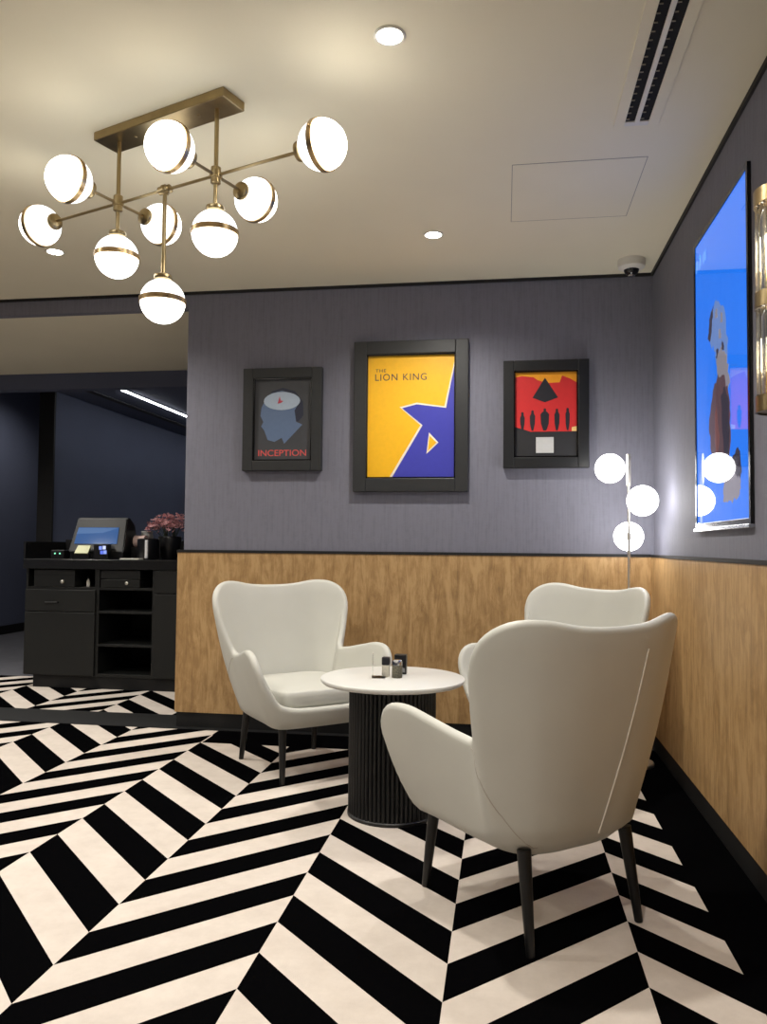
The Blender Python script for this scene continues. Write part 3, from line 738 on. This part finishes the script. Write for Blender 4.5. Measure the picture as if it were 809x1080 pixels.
for z in (.815, .622, .35): obj('shelf', box(B(), th, w_-th, 0, d-.01, z, z+.02, .001), 'cabinet', t)
dr = obj('drawer', box(B(), .032, .375, -.004, .4, .838, .903, .003), 'cabinet', t); knob(dr, .27, .874)
dr = obj('drawer', box(B(), .032, .375, -.004, .4, .908, .978, .003), 'cabinet', t)
t, w_, d, th = cab('end_cabinet', 'charcoal closed cabinet at the right end beside the wall', -2.83, -2.16)
obj('door', box(B(), .006, w_-.006, -.02, -.0005, .108, .79, .003), 'cabinet', t)
obj('drawer', box(B(), .006, w_-.006, -.02, -.0005, .797, .978, .003), 'cabinet', t)
L_ = 3.99-2.14
t = obj('worktop', box(B(), 0, L_, -.03, CY1-CY0, 0, .081, .004), 'worktop'); t.location = (-3.99, CY0, .985)
tag(t, 'black slab worktop running along the charcoal cabinets', 'worktop')
t = thing('privacy_screen', 'low black panel standing along the back of the counter', 'panel', (-3.99, CY1+.005, CZ))
obj('back_board', box(B(), 0, L_, 0, .02, -.07, .165, .002), 'worktop', t)
obj('end_board', box(B(), -.022, -.002, -CY1+CY0, .02, -.07, .145, .002), 'worktop', t)
# small bottle in the open slot
t = thing('small_bottle', 'tiny pale bottle standing in the open slot of the left cabinet', 'bottle', (-3.47, 6.25, .835))
obj('body', lathe(B(), [(.014, 0), (.015, .004), (.015, .045), (.007, .055), (.007, .065)], 16), 'whiteplastic', t, True, .8)
obj('cap', lathe(B(), [(.009, .065), (.009, .08)], 14), 'plasticblack', t, True, .8)
# till
t = thing('till_terminal', 'black touch screen till terminal on the counter', 'cash register', (-3.44, 6.42, CZ))
obj('base', box(B(), -.22, .25, -.12, .14, 0, .07, .012), 'plasticblack', t)
bm = B()
pr_ = [(-.13, .06), (-.02, .352), (.03, .36), (.12, .30), (.16, .06)]
poly(bm, [Vector((-.245, y, z)) for y, z in pr_], (1, 0, 0), .50)
bmesh.ops.bevel(bm, geom=bm.edges[:], offset=.008, segments=2, affect='EDGES')
for v in bm.verts:
    if v.co.z > .1: v.co.x = v.co.x*(1-(v.co.z-.1)*.35)
obj('body', bm, 'plasticblack', t)
n_ = Vector((0, -.292, .11)).normalized(); up_ = Vector((0, .11, .292)).normalized()
c0 = Vector((-.01, -.104, .128)) + n_*.002
scm = mat('till_screen', rgb(10, 10, 12), .1, emit=rgb(62, 104, 164), estr=.45)
bm = B(); poly(bm, [c0+Vector((-.195, 0, 0)), c0+Vector((.195, 0, 0)), c0+Vector((.185, 0, 0))+up_*.15, c0+Vector((-.185, 0, 0))+up_*.15], n_, .003)
sg = obj('screen', bm, scm, t)
bm = B(); c1 = c0+n_*.0032
poly(bm, [c1+Vector((-.19, 0, 0))+up_*.09, c1+Vector((.05, 0, 0))+up_*.10, c1+Vector((.18, 0, 0))+up_*.145, c1+Vector((-.183, 0, 0))+up_*.145], n_, .0005)
obj('screen_image', bm, mat('till_screen_pale', rgb(10, 10, 12), .1, emit=rgb(96, 132, 184), estr=.45), sg)
t = thing('card_reader', 'small black card reader with two green lights', 'card reader', (-3.74, 6.26, CZ))
obj('body', box(B(), -.06, .06, -.045, .06, 0, .075, .008), 'plasticblack', t)
gl = mat('green_led', rgb(20, 60, 40), .4, emit=rgb(120, 220, 170), estr=1.5)
for x in (-.02, .025): obj('indicator', rod(B(), (x, -.0445, .045), (x, -.048, .045), .006), gl, t)
t = thing('note_pad', 'pale yellow note pad propped against the till', 'note pad', (-3.52, 6.235, CZ), .1)
bm = B(); poly(bm, [Vector((-.06, -.03, .05)), Vector((.055, -.03, .05)), Vector((.06, .02, .115)), Vector((-.05, .02, .115))], (0, .2, -.15), .06); obj('pad', bm, flat('note_yellow', rgb(170, 172, 110)), t)
obj('stand', box(B(), -.06, .06, -.02, .03, 0, .05, .003), 'plasticblack', t)
t = thing('key_display', 'small lit blue and white display below the till screen', 'display', (-3.345, 6.26, CZ))
obj('body', box(B(), -.075, .055, -.03, .03, 0, .13, .006), 'plasticblack', t)
for x, z, c in ((-.012, .095, (120, 140, 220)), (.022, .098, (190, 200, 240)), (.0, .058, (90, 110, 210)), (.03, .06, (130, 150, 230))):
    obj('key', box(B(), x-.013, x+.013, -.0325, -.03, z-.015, z+.015), mat('lit_key', rgb(20, 20, 40), .3, emit=rgb(*c), estr=.8), t)
t = thing('receipt_roll', 'pale receipt paper roll beside the till', 'paper roll', (-3.115, 6.47, CZ))
obj('printer', box(B(), -.06, .06, -.06, .06, 0, .10, .006), 'plasticblack', t)
obj('roll', lathe(B(), [(.012, -.05), (.05, -.05), (.05, .05), (.012, .05)], 28, axis_mat((0, 0, .155), (1, 0, 0))), flat('receipt_paper', rgb(206, 178, 170)), t, True, .8)
t = thing('paper_tray', 'flat white tray on the counter edge', 'tray', (-3.06, 6.19, CZ))
obj('tray', box(B(), -.085, .085, -.04, .045, 0, .012, .004), 'whiteplastic', t)
t = thing('cup_holder', 'round black cup dispenser with a painted white reflection', 'holder', (-2.98, 6.33, CZ))
obj('body', lathe(B(), [(.085, 0), (.09, .01), (.09, .17), (.08, .178)], 32), 'plasticblack', t, True, .8)
obj('reflection_strip', box(B(), .015, .04, -.098, -.08, .012, .165, .004), flat('painted_reflection', rgb(240, 240, 242), .25), t)  # white strip stands in for a reflection on the black cup
t = thing('flower_pot', 'pot of pink blossoms at the right of the counter', 'flowers', (-2.87, 6.52, CZ))
obj('pot', lathe(B(), [(.07, 0), (.075, .006), (.10, .19), (.095, .2), (.088, .17)], 32), 'plasticblack', t, True, .8)
bm = B()
for i in range(26):
    a = random.uniform(0, 2*PI); r = random.uniform(.02, .19)
    rod(bm, (.03*math.cos(a), .03*math.sin(a), .15), (r*math.cos(a), r*math.sin(a)*.7, .27+.07*(1-(r/.2)**2)), .003, .002, 5)
obj('stems', bm, flat('stem_green', rgb(70, 80, 60)), t)
bm = B()
for i in range(240):
    a = random.uniform(0, 2*PI); r = .215*math.sqrt(random.random()); h_ = .30 + .10*math.sqrt(max(0, 1-(r/.22)**2))*random.uniform(-.3, 1)
    if r > .17: h_ -= random.uniform(0, .06)
    c = Vector((r*math.cos(a), r*math.sin(a)*.7, h_))
    q = Matrix.Rotation(random.uniform(0, 6), 3, 'Z') @ Matrix.Rotation(random.uniform(-.9, .9), 3, 'X')
    s_ = random.uniform(.012, .021)
    cv = bm.verts.new(c)
    for k in range(5):
        a0, a1, am = 2*PI*k/5, 2*PI*(k+.8)/5, 2*PI*(k+.4)/5
        p0 = bm.verts.new(c+q @ (Vector((math.cos(a0), math.sin(a0), .25))*s_)); p1 = bm.verts.new(c+q @ (Vector((math.cos(am)*1.25, math.sin(am)*1.25, .55))*s_)); p2 = bm.verts.new(c+q @ (Vector((math.cos(a1), math.sin(a1), .25))*s_))
        bm.faces.new((cv, p0, p1, p2))
bl = obj('blossoms', bm, mat('pink_petals', rgb(214, 160, 164), .6, var=.3, scale=60), t); bl['kind'] = 'stuff'
t = thing('pale_jar', 'pale jar peeking out beside the pink flowers', 'jar', (-3.12, 6.6, CZ))
obj('body', lathe(B(), [(.05, 0), (.055, .01), (.055, .2), (.045, .23)], 28), flat('jar_grey', rgb(176, 178, 176)), t, True, .8)
obj('rim', lathe(B(), [(.045, .23), (.05, .233), (.05, .245), (.04, .245)], 28), flat('jar_rim', rgb(190, 190, 188)), t, True, .8)

# ------------------------------------------------------------------ back hall light line
t = thing('linear_light', 'thin lit white light line on the dark hall ceiling', 'ceiling light', (-3.885, 7.38, 2.79))
obj('housing', box(B(), -.02, .02, 0, 4.6, -.012, 0, .001), 'plasticblack', t)
obj('diffuser', box(B(), -.012, .012, .01, 4.59, -.02, -.012, .001), 'led', t)
